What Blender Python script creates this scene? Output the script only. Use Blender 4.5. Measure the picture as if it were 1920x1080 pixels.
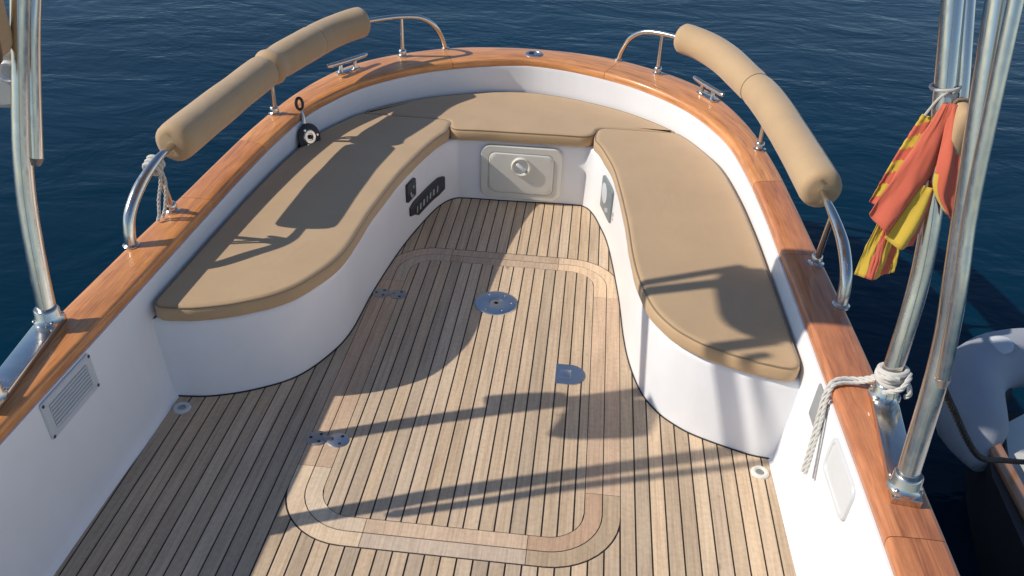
import bpy, bmesh, math, random
from mathutils import Vector, Matrix, noise

random.seed(7)
scene = bpy.context.scene
col = scene.collection
for o in list(bpy.data.objects):
    bpy.data.objects.remove(o)

# ------------------------------------------------------------------ camera
cam_d = bpy.data.cameras.new('camera')
cam_d.sensor_width = 36.0
cam_d.lens = 1650.0 / 1920.0 * 36.0
cam_d.clip_start = 0.05
cam_d.clip_end = 12000.0
cam = bpy.data.objects.new('camera', cam_d)
col.objects.link(cam)
cam.matrix_world = Matrix(((0.994238, -0.084510, 0.065951, 0.336),
                           (0.100765, 0.526842, -0.843969, 0.0),
                           (0.036578, 0.845752, 0.532321, 2.14),
                           (0, 0, 0, 1)))
scene.camera = cam

# ------------------------------------------------------------------ sky, sun, exposure
SUN = Vector((1.27, 0.22, -1.0)).normalized()       # way the light travels
world = bpy.data.worlds.new('World')
scene.world = world
world.use_nodes = True
wn = world.node_tree.nodes
wl = world.node_tree.links
bg = wn['Background']
sky = wn.new('ShaderNodeTexSky')
sky.sky_type = 'NISHITA'
sky.sun_disc = False
sky.sun_elevation = math.asin(-SUN.z)
sky.sun_rotation = math.atan2(-SUN.x, -SUN.y)
sky.altitude = 0.0
sky.air_density = 1.0
sky.dust_density = 0.25
sky.ozone_density = 3.5
wl.new(sky.outputs[0], bg.inputs[0])
bg.inputs[1].default_value = 0.105

sun_d = bpy.data.lights.new('sun', 'SUN')
sun_d.energy = 3.75
sun_d.angle = math.radians(0.55)
sun_d.color = (1.0, 0.93, 0.83)
sun = bpy.data.objects.new('sun', sun_d)
col.objects.link(sun)
sun.location = (-8, -1, 8)
sun.rotation_euler = SUN.to_track_quat('-Z', 'Y').to_euler()

scene.view_settings.view_transform = 'Standard'
scene.view_settings.look = 'None'
scene.view_settings.exposure = 0.05
scene.view_settings.gamma = 1.0
scene.render.engine = 'CYCLES'
scene.render.resolution_x = 1024
scene.render.resolution_y = 576


# ------------------------------------------------------------------ materials
def new_mat(name):
    m = bpy.data.materials.new(name)
    m.use_nodes = True
    nt = m.node_tree
    b = nt.nodes['Principled BSDF']
    return m, nt, b


def N(nt, kind, **kw):
    n = nt.nodes.new(kind)
    for k, v in kw.items():
        if k in n.inputs:
            n.inputs[k].default_value = v
        else:
            setattr(n, k, v)
    return n


def ramp(nt, src, stops):
    r = nt.nodes.new('ShaderNodeValToRGB')
    e = r.color_ramp.elements
    while len(e) < len(stops):
        e.new(0.5)
    for i, (p, c) in enumerate(stops):
        e[i].position = p
        e[i].color = (*c, 1) if len(c) == 3 else c
    nt.links.new(src, r.inputs[0])
    return r


def mixc(nt, fac, a, b, mode='MIX'):
    m = nt.nodes.new('ShaderNodeMix')
    m.data_type = 'RGBA'
    m.blend_type = mode
    for sock, v in ((m.inputs[0], fac), (m.inputs[6], a), (m.inputs[7], b)):
        if hasattr(v, 'links'):
            nt.links.new(v, sock)
        elif isinstance(v, (int, float)):
            sock.default_value = v
        else:
            sock.default_value = (*v, 1)
    return m.outputs[2]


def bump(nt, b, height, strength, dist=0.01, prev=None):
    n = nt.nodes.new('ShaderNodeBump')
    n.inputs['Strength'].default_value = strength
    n.inputs['Distance'].default_value = dist
    nt.links.new(height, n.inputs['Height'])
    if prev:
        nt.links.new(prev, n.inputs['Normal'])
    nt.links.new(n.outputs[0], b.inputs['Normal'])
    return n.outputs[0]


def coords(nt, kind='Object', scale=(1, 1, 1), rnd=0.0):
    tc = nt.nodes.new('ShaderNodeTexCoord')
    mp = nt.nodes.new('ShaderNodeMapping')
    mp.inputs['Scale'].default_value = scale
    nt.links.new(tc.outputs[kind], mp.inputs[0])
    if rnd:
        oi = nt.nodes.new('ShaderNodeObjectInfo')
        mu = nt.nodes.new('ShaderNodeMath')
        mu.operation = 'MULTIPLY'
        mu.inputs[1].default_value = rnd
        nt.links.new(oi.outputs['Random'], mu.inputs[0])
        cb = nt.nodes.new('ShaderNodeCombineXYZ')
        for i in range(3):
            nt.links.new(mu.outputs[0], cb.inputs[i])
        nt.links.new(cb.outputs[0], mp.inputs['Location'])
    return mp.outputs[0]


def noise_tex(nt, vec, scale, detail=4.0, rough=0.55, distort=0.0):
    n = nt.nodes.new('ShaderNodeTexNoise')
    n.inputs['Scale'].default_value = scale
    n.inputs['Detail'].default_value = detail
    n.inputs['Roughness'].default_value = rough
    n.inputs['Distortion'].default_value = distort
    nt.links.new(vec, n.inputs['Vector'])
    return n.outputs['Fac']


# weathered teak deck: the colour of every plank comes from its object colour
m_deck, nt, b = new_mat('weathered_teak')
oi = N(nt, 'ShaderNodeObjectInfo')
v1 = coords(nt, 'Object', (60, 1.6, 60), 37)
g1 = noise_tex(nt, v1, 2.0, 6, 0.65, 0.4)
v2 = coords(nt, 'Object', (9, 2.2, 9), 11)
g2 = noise_tex(nt, v2, 1.3, 4, 0.6)
v3 = coords(nt, 'Object', (1, 1, 1), 0)
g3 = noise_tex(nt, v3, 60, 3, 0.6)
c1 = mixc(nt, 0.55, oi.outputs['Color'], ramp(nt, g1, [(0.25, (0.50, 0.43, 0.36)), (0.55, (1.0, 1.0, 1.0)), (0.8, (1.22, 1.16, 1.08))]).outputs[0], 'MULTIPLY')
c2 = mixc(nt, 0.55, c1, ramp(nt, g2, [(0.3, (0.80, 0.76, 0.74)), (0.6, (1.05, 1.03, 1.0)), (0.8, (1.15, 1.06, 0.94))]).outputs[0], 'MULTIPLY')
c3 = mixc(nt, 0.35, c2, ramp(nt, g3, [(0.3, (0.72, 0.7, 0.68)), (0.62, (1.1, 1.1, 1.1))]).outputs[0], 'MULTIPLY')
vk = coords(nt, 'Object', (1, 0.55, 1), 5)
vo = N(nt, 'ShaderNodeTexVoronoi', Scale=5.5)
nt.links.new(vk, vo.inputs['Vector'])
c4 = mixc(nt, ramp(nt, vo.outputs['Distance'], [(0.03, (0.55, 0.55, 0.55)), (0.07, (0, 0, 0))]).outputs[0], c3, (0.20, 0.12, 0.07))
nt.links.new(c4, b.inputs['Base Color'])
b.inputs['Roughness'].default_value = 0.72
b.inputs['Specular IOR Level'].default_value = 0.3
bump(nt, b, g1, 0.35, 0.0015)

# varnished teak capping (grain follows the rail through the UVs)
m_varn, nt, b = new_mat('varnished_teak')
oi = N(nt, 'ShaderNodeObjectInfo')
v1 = coords(nt, 'UV', (1.3, 22, 1), 13)
g1 = noise_tex(nt, v1, 2.2, 7, 0.62, 0.9)
v2 = coords(nt, 'UV', (3.0, 9, 1), 29)
g2 = noise_tex(nt, v2, 1.6, 4, 0.6, 0.5)
v3 = coords(nt, 'UV', (6, 160, 1), 3)
g3 = noise_tex(nt, v3, 1.5, 3, 0.6)
c1 = mixc(nt, 0.8, oi.outputs['Color'], ramp(nt, g1, [(0.28, (0.48, 0.40, 0.34)), (0.5, (1, 1, 1)), (0.75, (1.28, 1.25, 1.15))]).outputs[0], 'MULTIPLY')
c2 = mixc(nt, 0.6, c1, ramp(nt, g2, [(0.3, (0.72, 0.64, 0.58)), (0.65, (1.12, 1.12, 1.05))]).outputs[0], 'MULTIPLY')
c3 = mixc(nt, 0.35, c2, ramp(nt, g3, [(0.35, (0.6, 0.5, 0.45)), (0.6, (1.1, 1.1, 1.1))]).outputs[0], 'MULTIPLY')
nt.links.new(c3, b.inputs['Base Color'])
b.inputs['Roughness'].default_value = 0.42
b.inputs['Coat Weight'].default_value = 0.55
b.inputs['Coat Roughness'].default_value = 0.16
bump(nt, b, g1, 0.12, 0.002)

# black rubber caulking
m_caulk, nt, b = new_mat('black_caulking')
b.inputs['Base Color'].default_value = (0.022, 0.020, 0.020, 1)
b.inputs['Roughness'].default_value = 0.6


# white moulded glass fibre
def white(name, c, r=0.32, dirt=0.5):
    m, nt, b = new_mat(name)
    v = coords(nt, 'Object')
    n = noise_tex(nt, v, 3.0, 5, 0.6)
    n2 = noise_tex(nt, coords(nt, 'Object', (1, 1, 0.25)), 18.0, 4, 0.65)
    cc = mixc(nt, dirt, c, ramp(nt, n, [(0.3, (0.90, 0.89, 0.86)), (0.65, (1.0, 1.0, 1.0))]).outputs[0], 'MULTIPLY')
    cc = mixc(nt, dirt * 0.25, cc, ramp(nt, n2, [(0.32, (0.86, 0.84, 0.80)), (0.5, (1, 1, 1))]).outputs[0], 'MULTIPLY')
    nt.links.new(cc, b.inputs['Base Color'])
    b.inputs['Roughness'].default_value = r
    bump(nt, b, noise_tex(nt, v, 7.0, 2, 0.5), 0.08, 0.01)
    return m


m_white = white('white_gelcoat', (0.87, 0.875, 0.89))
m_panel = white('panel_white', (0.70, 0.71, 0.71), 0.35)
m_cream = white('cream_plastic', (0.74, 0.72, 0.64), 0.4)
m_greyp = white('grey_plastic', (0.60, 0.63, 0.66), 0.45)

# tan canvas
def canvas(name, c):
    m, nt, b = new_mat(name)
    v = coords(nt, 'Object')
    w = noise_tex(nt, v, 900, 2, 0.5)
    n = noise_tex(nt, v, 4.5, 4, 0.6)
    big = noise_tex(nt, coords(nt, 'Object', (1, 0.6, 1)), 5.0, 3, 0.5, 0.7)
    cc = mixc(nt, 0.6, c, ramp(nt, n, [(0.3, (0.90, 0.89, 0.88)), (0.7, (1.05, 1.05, 1.04))]).outputs[0], 'MULTIPLY')
    cc = mixc(nt, 0.35, cc, ramp(nt, w, [(0.3, (0.75, 0.75, 0.75)), (0.7, (1.15, 1.15, 1.15))]).outputs[0], 'MULTIPLY')
    nt.links.new(cc, b.inputs['Base Color'])
    b.inputs['Roughness'].default_value = 0.78
    b.inputs['Sheen Weight'].default_value = 0.25
    b.inputs['Sheen Roughness'].default_value = 0.5
    p = bump(nt, b, big, 0.28, 0.02)
    bump(nt, b, w, 0.25, 0.001, p)
    return m


m_canvas = canvas('tan_canvas', (0.545, 0.368, 0.200))
m_thread = canvas('brown_welt', (0.27, 0.19, 0.115))

def simple(name, c, r, metal=0.0, spec=0.5):
    m, nt, b = new_mat(name)
    b.inputs['Base Color'].default_value = (*c, 1)
    b.inputs['Roughness'].default_value = r
    b.inputs['Metallic'].default_value = metal
    b.inputs['Specular IOR Level'].default_value = spec
    return m


m_steel, nt, b = new_mat('polished_stainless')
b.inputs['Base Color'].default_value = (0.68, 0.65, 0.60, 1)
b.inputs['Metallic'].default_value = 1.0
sv = noise_tex(nt, coords(nt, 'Object'), 25, 4, 0.6)
rr = ramp(nt, sv, [(0.3, (0.12, 0.12, 0.12)), (0.7, (0.28, 0.28, 0.28))])
nt.links.new(rr.outputs[0], b.inputs['Roughness'])
m_satin = simple('satin_steel', (0.55, 0.58, 0.62), 0.33, 1.0)
m_alu = simple('dull_grey_metal', (0.38, 0.38, 0.38), 0.45, 0.8)
m_black = simple('black_plastic', (0.012, 0.013, 0.015), 0.4)
m_navy = simple('dark_blue_plate', (0.018, 0.026, 0.036), 0.35)
m_slate = simple('slate_grey_plate', (0.20, 0.23, 0.24), 0.3)
m_mark = simple('pale_lettering', (0.42, 0.44, 0.47), 0.4)
m_rope = canvas('white_rope', (0.62, 0.60, 0.55))
m_cord = simple('black_cord', (0.02, 0.02, 0.022), 0.7)
m_rubber = canvas('grey_inflatable_fabric', (0.34, 0.36, 0.41))
m_dark = simple('dark_hull', (0.04, 0.036, 0.036), 0.5)  # one even dark tone over the whole tender hull
m_floor = canvas('light_grey_floor', (0.66, 0.66, 0.63))
m_red = canvas('red_flag_cloth', (0.68, 0.14, 0.075))
m_yel = canvas('yellow_flag_cloth', (0.70, 0.48, 0.05))
for m in (m_red, m_yel):
    m.node_tree.nodes['Principled BSDF'].inputs['Transmission Weight'].default_value = 0.0
m_ventg = simple('grey_vent_plastic', (0.30, 0.31, 0.31), 0.5)
m_screw = simple('dark_screw', (0.06, 0.06, 0.07), 0.4, 0.6)

# sea water
m_sea, nt, b = new_mat('sea_water')
v = coords(nt, 'Object', (1.0, 1.6, 1.0))
n1 = noise_tex(nt, v, 1.1, 4, 0.55, 0.4)
n2 = noise_tex(nt, v, 4.2, 4, 0.55, 0.3)
n3 = noise_tex(nt, v, 15.0, 3, 0.5)
big = noise_tex(nt, v, 0.12, 3, 0.5)
cc = ramp(nt, big, [(0.3, (0.0, 0.017, 0.036)), (0.7, (0.0004, 0.029, 0.058))])
nt.links.new(cc.outputs[0], b.inputs['Base Color'])
b.inputs['Roughness'].default_value = 0.06
b.inputs['IOR'].default_value = 1.333
b.inputs['Specular IOR Level'].default_value = 0.17
patch_n = ramp(nt, noise_tex(nt, v, 0.22, 3, 0.55, 0.6), [(0.38, (0.12, 0.12, 0.12)), (0.66, (1, 1, 1))])
def patchy(h, lo):
    mm = N(nt, 'ShaderNodeMath', operation='MULTIPLY')
    nt.links.new(h, mm.inputs[0])
    nt.links.new(patch_n.outputs[0], mm.inputs[1])
    return mm.outputs[0]
p = bump(nt, b, n1, 0.32, 0.09)
p = bump(nt, b, patchy(n2, 0.2), 0.30, 0.03, p)
bump(nt, b, patchy(n3, 0.2), 0.25, 0.006, p)


# ------------------------------------------------------------------ mesh helpers
class MB:
    def __init__(self):
        self.v, self.f, self.mi, self.uv = [], [], [], {}

    def add(self, verts, faces, mi=0):
        o = len(self.v)
        self.v += [Vector(p) for p in verts]
        self.f += [tuple(i + o for i in q) for q in faces]
        self.mi += [mi] * len(faces)
        return o

    def loft(self, rings, closed=True, caps=True, loop=False, mi=0):
        n = len(rings[0])
        o = len(self.v)
        for r in rings:
            self.v += [Vector(p) for p in r]
        k = len(rings)
        for i in range(k if loop else k - 1):
            a, c = o + i * n, o + ((i + 1) % k) * n
            for j in range(n if closed else n - 1):
                q = (j + 1) % n
                self.f.append((a + j, a + q, c + q, c + j))
                self.mi.append(mi)
        if caps and closed and not loop:
            self.f.append(tuple(o + j for j in range(n))[::-1])
            self.f.append(tuple(o + (k - 1) * n + j for j in range(n)))
            self.mi += [mi, mi]
        return o

    def tube(self, path, r, seg=12, caps=True, loop=False, mi=0, flat=1.0):
        P = [Vector(p) for p in path]
        k = len(P)
        R = r if isinstance(r, (list, tuple)) else [r] * k
        T = []
        for i in range(k):
            a = P[(i - 1) % k] if (loop or i > 0) else P[i]
            c = P[(i + 1) % k] if (loop or i < k - 1) else P[i]
            T.append((c - a).normalized())
        up = Vector((0, 0, 1)) if abs(T[0].z) < 0.9 else Vector((0, 1, 0))
        nrm = (up - T[0] * up.dot(T[0])).normalized()
        rings = []
        for i in range(k):
            nrm = (nrm - T[i] * nrm.dot(T[i])).normalized()
            bi = T[i].cross(nrm)
            rings.append([P[i] + (nrm * math.cos(2 * math.pi * j / seg) * flat + bi * math.sin(2 * math.pi * j / seg)) * R[i] for j in range(seg)])
        self.loft(rings, True, caps, loop, mi)

    def box(self, c, s, rot=None, bev=0.0, mi=0, seg=2):
        bm = bmesh.new()
        bmesh.ops.create_cube(bm, size=1.0)
        for q in bm.verts:
            q.co = Vector((q.co.x * s[0], q.co.y * s[1], q.co.z * s[2]))
        if bev:
            bmesh.ops.bevel(bm, geom=list(bm.edges), offset=bev, segments=seg, affect='EDGES', profile=0.5)
        M = (rot.to_4x4() if rot else Matrix.Identity(4))
        bm.verts.ensure_lookup_table()
        self.add([Vector(c) + (M @ q.co) for q in bm.verts], [[x.index for x in f.verts] for f in bm.faces], mi)
        bm.free()

    def lathe(self, prof, c=(0, 0, 0), rot=None, seg=24, mi=0):
        """prof: list of (r, z), closed with end faces"""
        M = rot or Matrix.Identity(3)
        rings = [[Vector(c) + M @ Vector((r * math.cos(2 * math.pi * j / seg), r * math.sin(2 * math.pi * j / seg), z)) for j in range(seg)] for r, z in prof]
        self.loft(rings, True, True, False, mi)

    def prism(self, poly, z0, z1, mi=0):
        n = len(poly)
        vs = [(x, y, z0) for x, y in poly] + [(x, y, z1) for x, y in poly]
        fs = [tuple(range(n))[::-1], tuple(range(n, 2 * n))] + [(i, (i + 1) % n, n + (i + 1) % n, n + i) for i in range(n)]
        self.add(vs, fs, mi)

    def build(self, name, mats, parent=None, smooth=True, angle=38, color=None, recalc=True):
        me = bpy.data.meshes.new(name)
        me.from_pydata([tuple(p) for p in self.v], [], self.f)
        if not isinstance(mats, (list, tuple)):
            mats = [mats]
        for m in mats:
            me.materials.append(m)
        for p, i in zip(me.polygons, self.mi):
            p.material_index = i
        if recalc:
            bm = bmesh.new()
            bm.from_mesh(me)
            bmesh.ops.recalc_face_normals(bm, faces=bm.faces)
            bm.to_mesh(me)
            bm.free()
        if smooth:
            me.shade_smooth()
            me.set_sharp_from_angle(angle=math.radians(angle))
        me.update()
        return link(name, me, parent, color)


def link(name, me, parent=None, color=None):
    o = bpy.data.objects.new(name, me)
    col.objects.link(o)
    if parent:
        root = parent
        o.parent = root
        o.matrix_parent_inverse = Matrix.Translation(-world_loc(root))
    if color:
        o.color = (*color, 1)
    return o


def world_loc(o):
    p = Vector(o.location)
    while o.parent:
        p = p + o.matrix_parent_inverse.translation + Vector(o.parent.location)
        o = o.parent
    return p


def empty(name, loc):
    o = bpy.data.objects.new(name, None)
    o.empty_display_size = 0.1
    o.location = loc
    col.objects.link(o)
    return o


def tag(o, label=None, cat=None, group=None, kind=None):
    if label:
        o['label'] = label
    if cat:
        o['category'] = cat
    if group:
        o['group'] = group
    if kind:
        o['kind'] = kind
    return o


def catmull(pts, per=8, closed=False):
    P = [Vector(p) for p in pts]
    n = len(P)
    out = []
    for i in range(n if closed else n - 1):
        if closed:
            a, b_, c, d = P[(i - 1) % n], P[i], P[(i + 1) % n], P[(i + 2) % n]
        else:
            b_, c = P[i], P[i + 1]
            a = P[i - 1] if i else b_ * 2 - c
            d = P[i + 2] if i + 2 < n else c * 2 - b_
        for s in range(per):
            t = s / per
            out.append(0.5 * (2 * b_ + (c - a) * t + (2 * a - 5 * b_ + 4 * c - d) * t * t + (3 * b_ - a - 3 * c + d) * t ** 3))
    if not closed:
        out.append(P[-1])
    return out


def rot_to(zdir, xdir=None):
    z = Vector(zdir).normalized()
    x = Vector(xdir) if xdir else (Vector((1, 0, 0)) if abs(z.x) < 0.9 else Vector((0, 1, 0)))
    x = (x - z * x.dot(z)).normalized()
    y = z.cross(x)
    return Matrix((x, y, z)).transposed()


# ------------------------------------------------------------------ sea
WATER = -0.48
def grid_axis(n, near, far):
    k = 5.2
    return [math.copysign(far * (math.sinh(k * abs(t)) / math.sinh(k)), t) for t in [(2 * i / n - 1) for i in range(n + 1)]]
ax = grid_axis(210, 0.1, 5000.0)
ay = [y + 6 for y in ax]
vs = []
for y in ay:
    for x in ax:
        d = math.hypot(x, y - 6)
        fade = max(0.0, 1 - d / 120.0)
        z = 0.0
        if fade > 0:
            z = fade * (0.055 * noise.noise((x * 0.35, y * 0.55, 0.3)) + 0.028 * noise.noise((x * 1.0, y * 1.5, 4.1)))
        vs.append((x, y, WATER + z))
n = len(ax)
fs = [(j * n + i, j * n + i + 1, (j + 1) * n + i + 1, (j + 1) * n + i) for j in range(n - 1) for i in range(n - 1)]
sea = MB()
sea.add(vs, fs)
tag(sea.build('sea', m_sea, None, True, 180, recalc=False), kind='structure')

# ------------------------------------------------------------------ boat
boat = empty('motor_boat', (0, 2.0, WATER))
tag(boat, 'white motor boat stern cockpit with teak deck, varnished teak gunwale and steel rails', 'boat')


def zg(y):
    return 0.505 + 0.075 * (max(0.0, y - 2.4) / 2.4) ** 1.6


ST = [((1.165, -0.8), (1.312, -0.8)), ((1.165, 0.4), (1.312, 0.4)), ((1.164, 1.0), (1.312, 1.0)), ((1.163, 1.6), (1.311, 1.6)),
      ((1.152, 2.1), (1.304, 2.1)), ((1.140, 2.6), (1.289, 2.6)), ((1.122, 3.1), (1.260, 3.1)), ((1.108, 3.38), (1.243, 3.4)),
      ((1.080, 3.71), (1.216, 3.75)), ((1.030, 4.02), (1.165, 4.10)), ((0.950, 4.235), (1.093, 4.37)), ((0.855, 4.41), (0.992, 4.60)),
      ((0.725, 4.56), (0.860, 4.76)), ((0.570, 4.69), (0.700, 4.885)), ((0.40, 4.785), (0.49, 5.0)), ((0.21, 4.86), (0.25, 5.063)), ((0, 4.895), (0, 5.083))]
ST = [((-a[0], a[1]), (-c[0], c[1])) for a, c in ST] + ST[-2::-1]
PER = 8
INN = catmull([(a[0], a[1], 0) for a, c in ST], PER)
OUT = catmull([(c[0], c[1], 0) for a, c in ST], PER)
NST = len(INN)

# hull skin outside and coaming inside
hull = MB()
rings = []
for i in range(NST):
    o, a = OUT[i], INN[i]
    d = (a - o).normalized()
    z = zg(o.y)
    rings.append([(o + d * s + Vector((0, 0, zz))) for s, zz in ((0.05, z - 0.03), (0.028, z - 0.06), (0.03, z - 0.2), (0.07, -0.15), (0.18, WATER - 0.05), (0.5, WATER - 0.35))])
hull.loft(rings, False, False)
hull.build('hull', m_white, boat, recalc=False)

coam = MB()
rings = []
for i in range(NST):
    o, a = OUT[i], INN[i]
    d = (a - o).normalized()
    z = zg(a.y) - 0.036
    lean = 0.045 if a.y < 2.6 else 0.045 * max(0.2, 1 - (a.y - 2.6) / 2)
    rings.append([(a + d * s + Vector((0, 0, zz))) for s, zz in ((-0.10, z), (-0.02, z - 0.001), (0.004, z - 0.004), (0.008, z - 0.02), (lean * 0.5, 0.22), (lean * 0.9, 0.05), (lean + 0.004, 0.012), (lean + 0.02, -0.004))])
coam.loft(rings, False, False)
coam.build('coaming', m_white, boat, recalc=False)

# varnished capping, in scarfed lengths
cap_root = empty('gunwale_cap', (0, 2.0, 0.5))
cap_root.parent = boat
cap_root.matrix_parent_inverse = Matrix.Translation(-Vector(boat.location))


def cap_piece(i0, i1, color):
    mb = MB()
    rings = []
    g = 0.0012
    for i in range(i0, i1 + 1):
        a, o = INN[i].copy(), OUT[i].copy()
        if i in (i0, i1):
            j = i + 1 if i == i0 else i - 1
            if 0 <= j < NST:
                da, do = (INN[j] - a).normalized(), (OUT[j] - o).normalized()
                a, o = a + da * g, o + do * g
        a.z, o.z = zg(a.y), zg(o.y)
        d = o - a
        w = d.length
        d = d.normalized()
        ring = []
        for s, h in ((0.0, -0.022), (0.001, -0.010), (0.006, -0.0025), (0.016, 0.0), (w * 0.35, 0.0015), (w * 0.65, 0.0015), (w - 0.016, 0), (w - 0.006, -0.0025), (w - 0.001, -0.010), (w, -0.022), (w - 0.002, -0.040), (w - 0.01, -0.046), (0.01, -0.046), (0.002, -0.040)):
            ring.append(a + d * s + Vector((0, 0, h)))
        rings.append(ring)
    mb.loft(rings)
    o = mb.build('cap_plank', m_varn, cap_root, color=color, angle=50)
    me = o.data
    uv = me.uv_layers.new(name='UVMap')
    nr = len(rings[0])
    L = [0.0]
    for k in range(1, len(rings)):
        L.append(L[-1] + (rings[k][3] - rings[k - 1][3]).length)
    for lp in me.loops:
        k, j = divmod(lp.vertex_index, nr)
        w = (rings[k][j] - rings[k][0]).length
        uv.data[lp.index].uv = (L[k], w)
    return o


def st_index(test):
    return min(range(NST), key=test)


def idx(side, y):
    return min((i for i in range(NST) if (INN[i].x < 0) == (side < 0)), key=lambda i: abs(OUT[i].y - y))


def idxx(x):
    return min((i for i in range(NST) if OUT[i].y > 4.4), key=lambda i: abs(OUT[i].x - x))


cuts = [0, idx(-1, 1.55), idx(-1, 3.05), idx(-1, 3.62), idxx(-0.52), idxx(0.52), idx(1, 3.62), idx(1, 2.98), idx(1, 1.62), NST - 1]
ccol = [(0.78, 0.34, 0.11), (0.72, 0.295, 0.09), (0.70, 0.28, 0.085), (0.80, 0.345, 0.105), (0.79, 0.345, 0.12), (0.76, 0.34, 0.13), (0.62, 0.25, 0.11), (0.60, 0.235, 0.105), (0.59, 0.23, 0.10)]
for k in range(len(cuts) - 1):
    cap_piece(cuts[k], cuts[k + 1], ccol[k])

# ------------------------------------------------------------------ deck
deck = MB()
deck.prism([(-1.13, -0.8), (1.13, -0.8), (1.13, 2.9), (0.66, 3.2), (0.62, 4.4), (-0.62, 4.4), (-0.66, 3.2), (-1.13, 2.9)], -0.05, -0.0022)
deck_o = deck.build('deck', m_caulk, boat, smooth=False)

PITCH, SEAM0, GAP = 0.0499, 0.5595, 0.0028
RX0, RX1, RY0, RY1, RR = -0.5383, 0.5595, 1.825, 3.70, 0.235


def ring_y(x, inset, top):
    """edge of the rounded frame, inset inwards, at x"""
    x0, x1, r = RX0 + inset, RX1 - inset, RR - inset
    y0, y1 = RY0 + inset, RY1 - inset
    x = min(max(x, x0), x1)
    dx = max(0.0, (x0 + r) - x, x - (x1 - r))
    dy = r - math.sqrt(max(0.0, r * r - dx * dx))
    return y1 - dy if top else y0 + dy


def teak():
    t = random.random()
    a, c = Vector((0.70, 0.53, 0.36)), Vector((0.61, 0.485, 0.355))
    q = a.lerp(c, t) * random.uniform(0.84, 1.12)
    return tuple(q)


def plank(poly, name='plank', color=None):
    mb = MB()
    mb.prism(poly, -0.012, 0.0)
    return mb.build(name, m_deck, deck_o, smooth=False, color=color or teak())


BW = 0.0575
xs = []
k = -34
while SEAM0 + PITCH * k < 1.2:
    xs.append(SEAM0 + PITCH * k)
    k += 1
for a, c in zip(xs[:-1], xs[1:]):
    a2, c2 = max(a + GAP, -1.12), min(c - GAP, 1.12)
    if c2 - a2 < 0.012:
        continue
    mid = (a + c) / 2
    yend = 4.36 if abs(mid) < 0.6 else 2.9
    if mid < RX0 or mid > RX1:
        plank([(a2, -0.75), (c2, -0.75), (c2, yend), (a2, yend)])
        continue
    sx = [a2 + (c2 - a2) * t / 4 for t in range(5)]
    near = [(x, ring_y(x, -GAP * 2, False)) for x in sx]
    plank([(a2, -0.75), (c2, -0.75)] + near[::-1])
    far = [(x, ring_y(x, -GAP * 2, True)) for x in sx]
    plank(far + [(c2, yend), (a2, yend)])
    inset = BW * 2 + GAP
    xi0, xi1 = max(a2, RX0 + inset), min(c2, RX1 - inset)
    if xi1 - xi0 > 0.008:
        sx = [xi0 + (xi1 - xi0) * t / 4 for t in range(5)]
        plank([(x, ring_y(x, inset, False)) for x in sx] + [(x, ring_y(x, inset, True)) for x in sx[::-1]])

# the frame round the hatch: two bands, each of four corner pieces and four straights
EX, EY = 0.29, 0.325


def corner_path(inset, sx, sy):
    x0, x1, y0, y1 = RX0 + inset, RX1 - inset, RY0 + inset, RY1 - inset
    r = RR - inset
    X, Y = (x0, y0)
    if sx > 0:
        X = x1
    if sy > 0:
        Y = y1
    pts = [(X, (RY0 + EY - 0.001) if sy < 0 else (RY1 - EY + 0.001))]
    cxx, cyy = X - sx * r, Y - sy * r
    for t in range(11):
        an = math.pi / 2 * t / 10
        pts.append((cxx + sx * r * math.cos(an), cyy + sy * r * math.sin(an)))
    pts.append(((RX0 + EX - 0.001) if sx < 0 else (RX1 - EX + 0.001), Y))
    return pts


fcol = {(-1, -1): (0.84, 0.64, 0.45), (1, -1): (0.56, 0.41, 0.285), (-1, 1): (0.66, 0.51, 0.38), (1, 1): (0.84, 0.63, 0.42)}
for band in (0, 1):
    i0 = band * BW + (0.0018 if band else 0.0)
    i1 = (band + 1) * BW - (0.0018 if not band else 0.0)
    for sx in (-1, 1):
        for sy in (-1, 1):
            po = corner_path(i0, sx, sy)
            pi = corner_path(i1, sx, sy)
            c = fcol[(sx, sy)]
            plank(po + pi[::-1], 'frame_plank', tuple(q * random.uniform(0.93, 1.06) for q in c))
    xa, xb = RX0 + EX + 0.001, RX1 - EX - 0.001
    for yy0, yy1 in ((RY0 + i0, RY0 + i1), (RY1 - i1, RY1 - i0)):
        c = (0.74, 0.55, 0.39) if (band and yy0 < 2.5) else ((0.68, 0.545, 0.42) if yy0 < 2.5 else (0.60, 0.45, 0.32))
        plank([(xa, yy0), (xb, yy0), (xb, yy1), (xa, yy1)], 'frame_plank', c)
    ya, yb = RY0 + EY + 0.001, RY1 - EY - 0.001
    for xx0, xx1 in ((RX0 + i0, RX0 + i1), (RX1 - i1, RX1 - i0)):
        plank([(xx0, ya), (xx1, ya), (xx1, yb), (xx0, yb)], 'frame_plank', (0.66, 0.48, 0.335))

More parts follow.
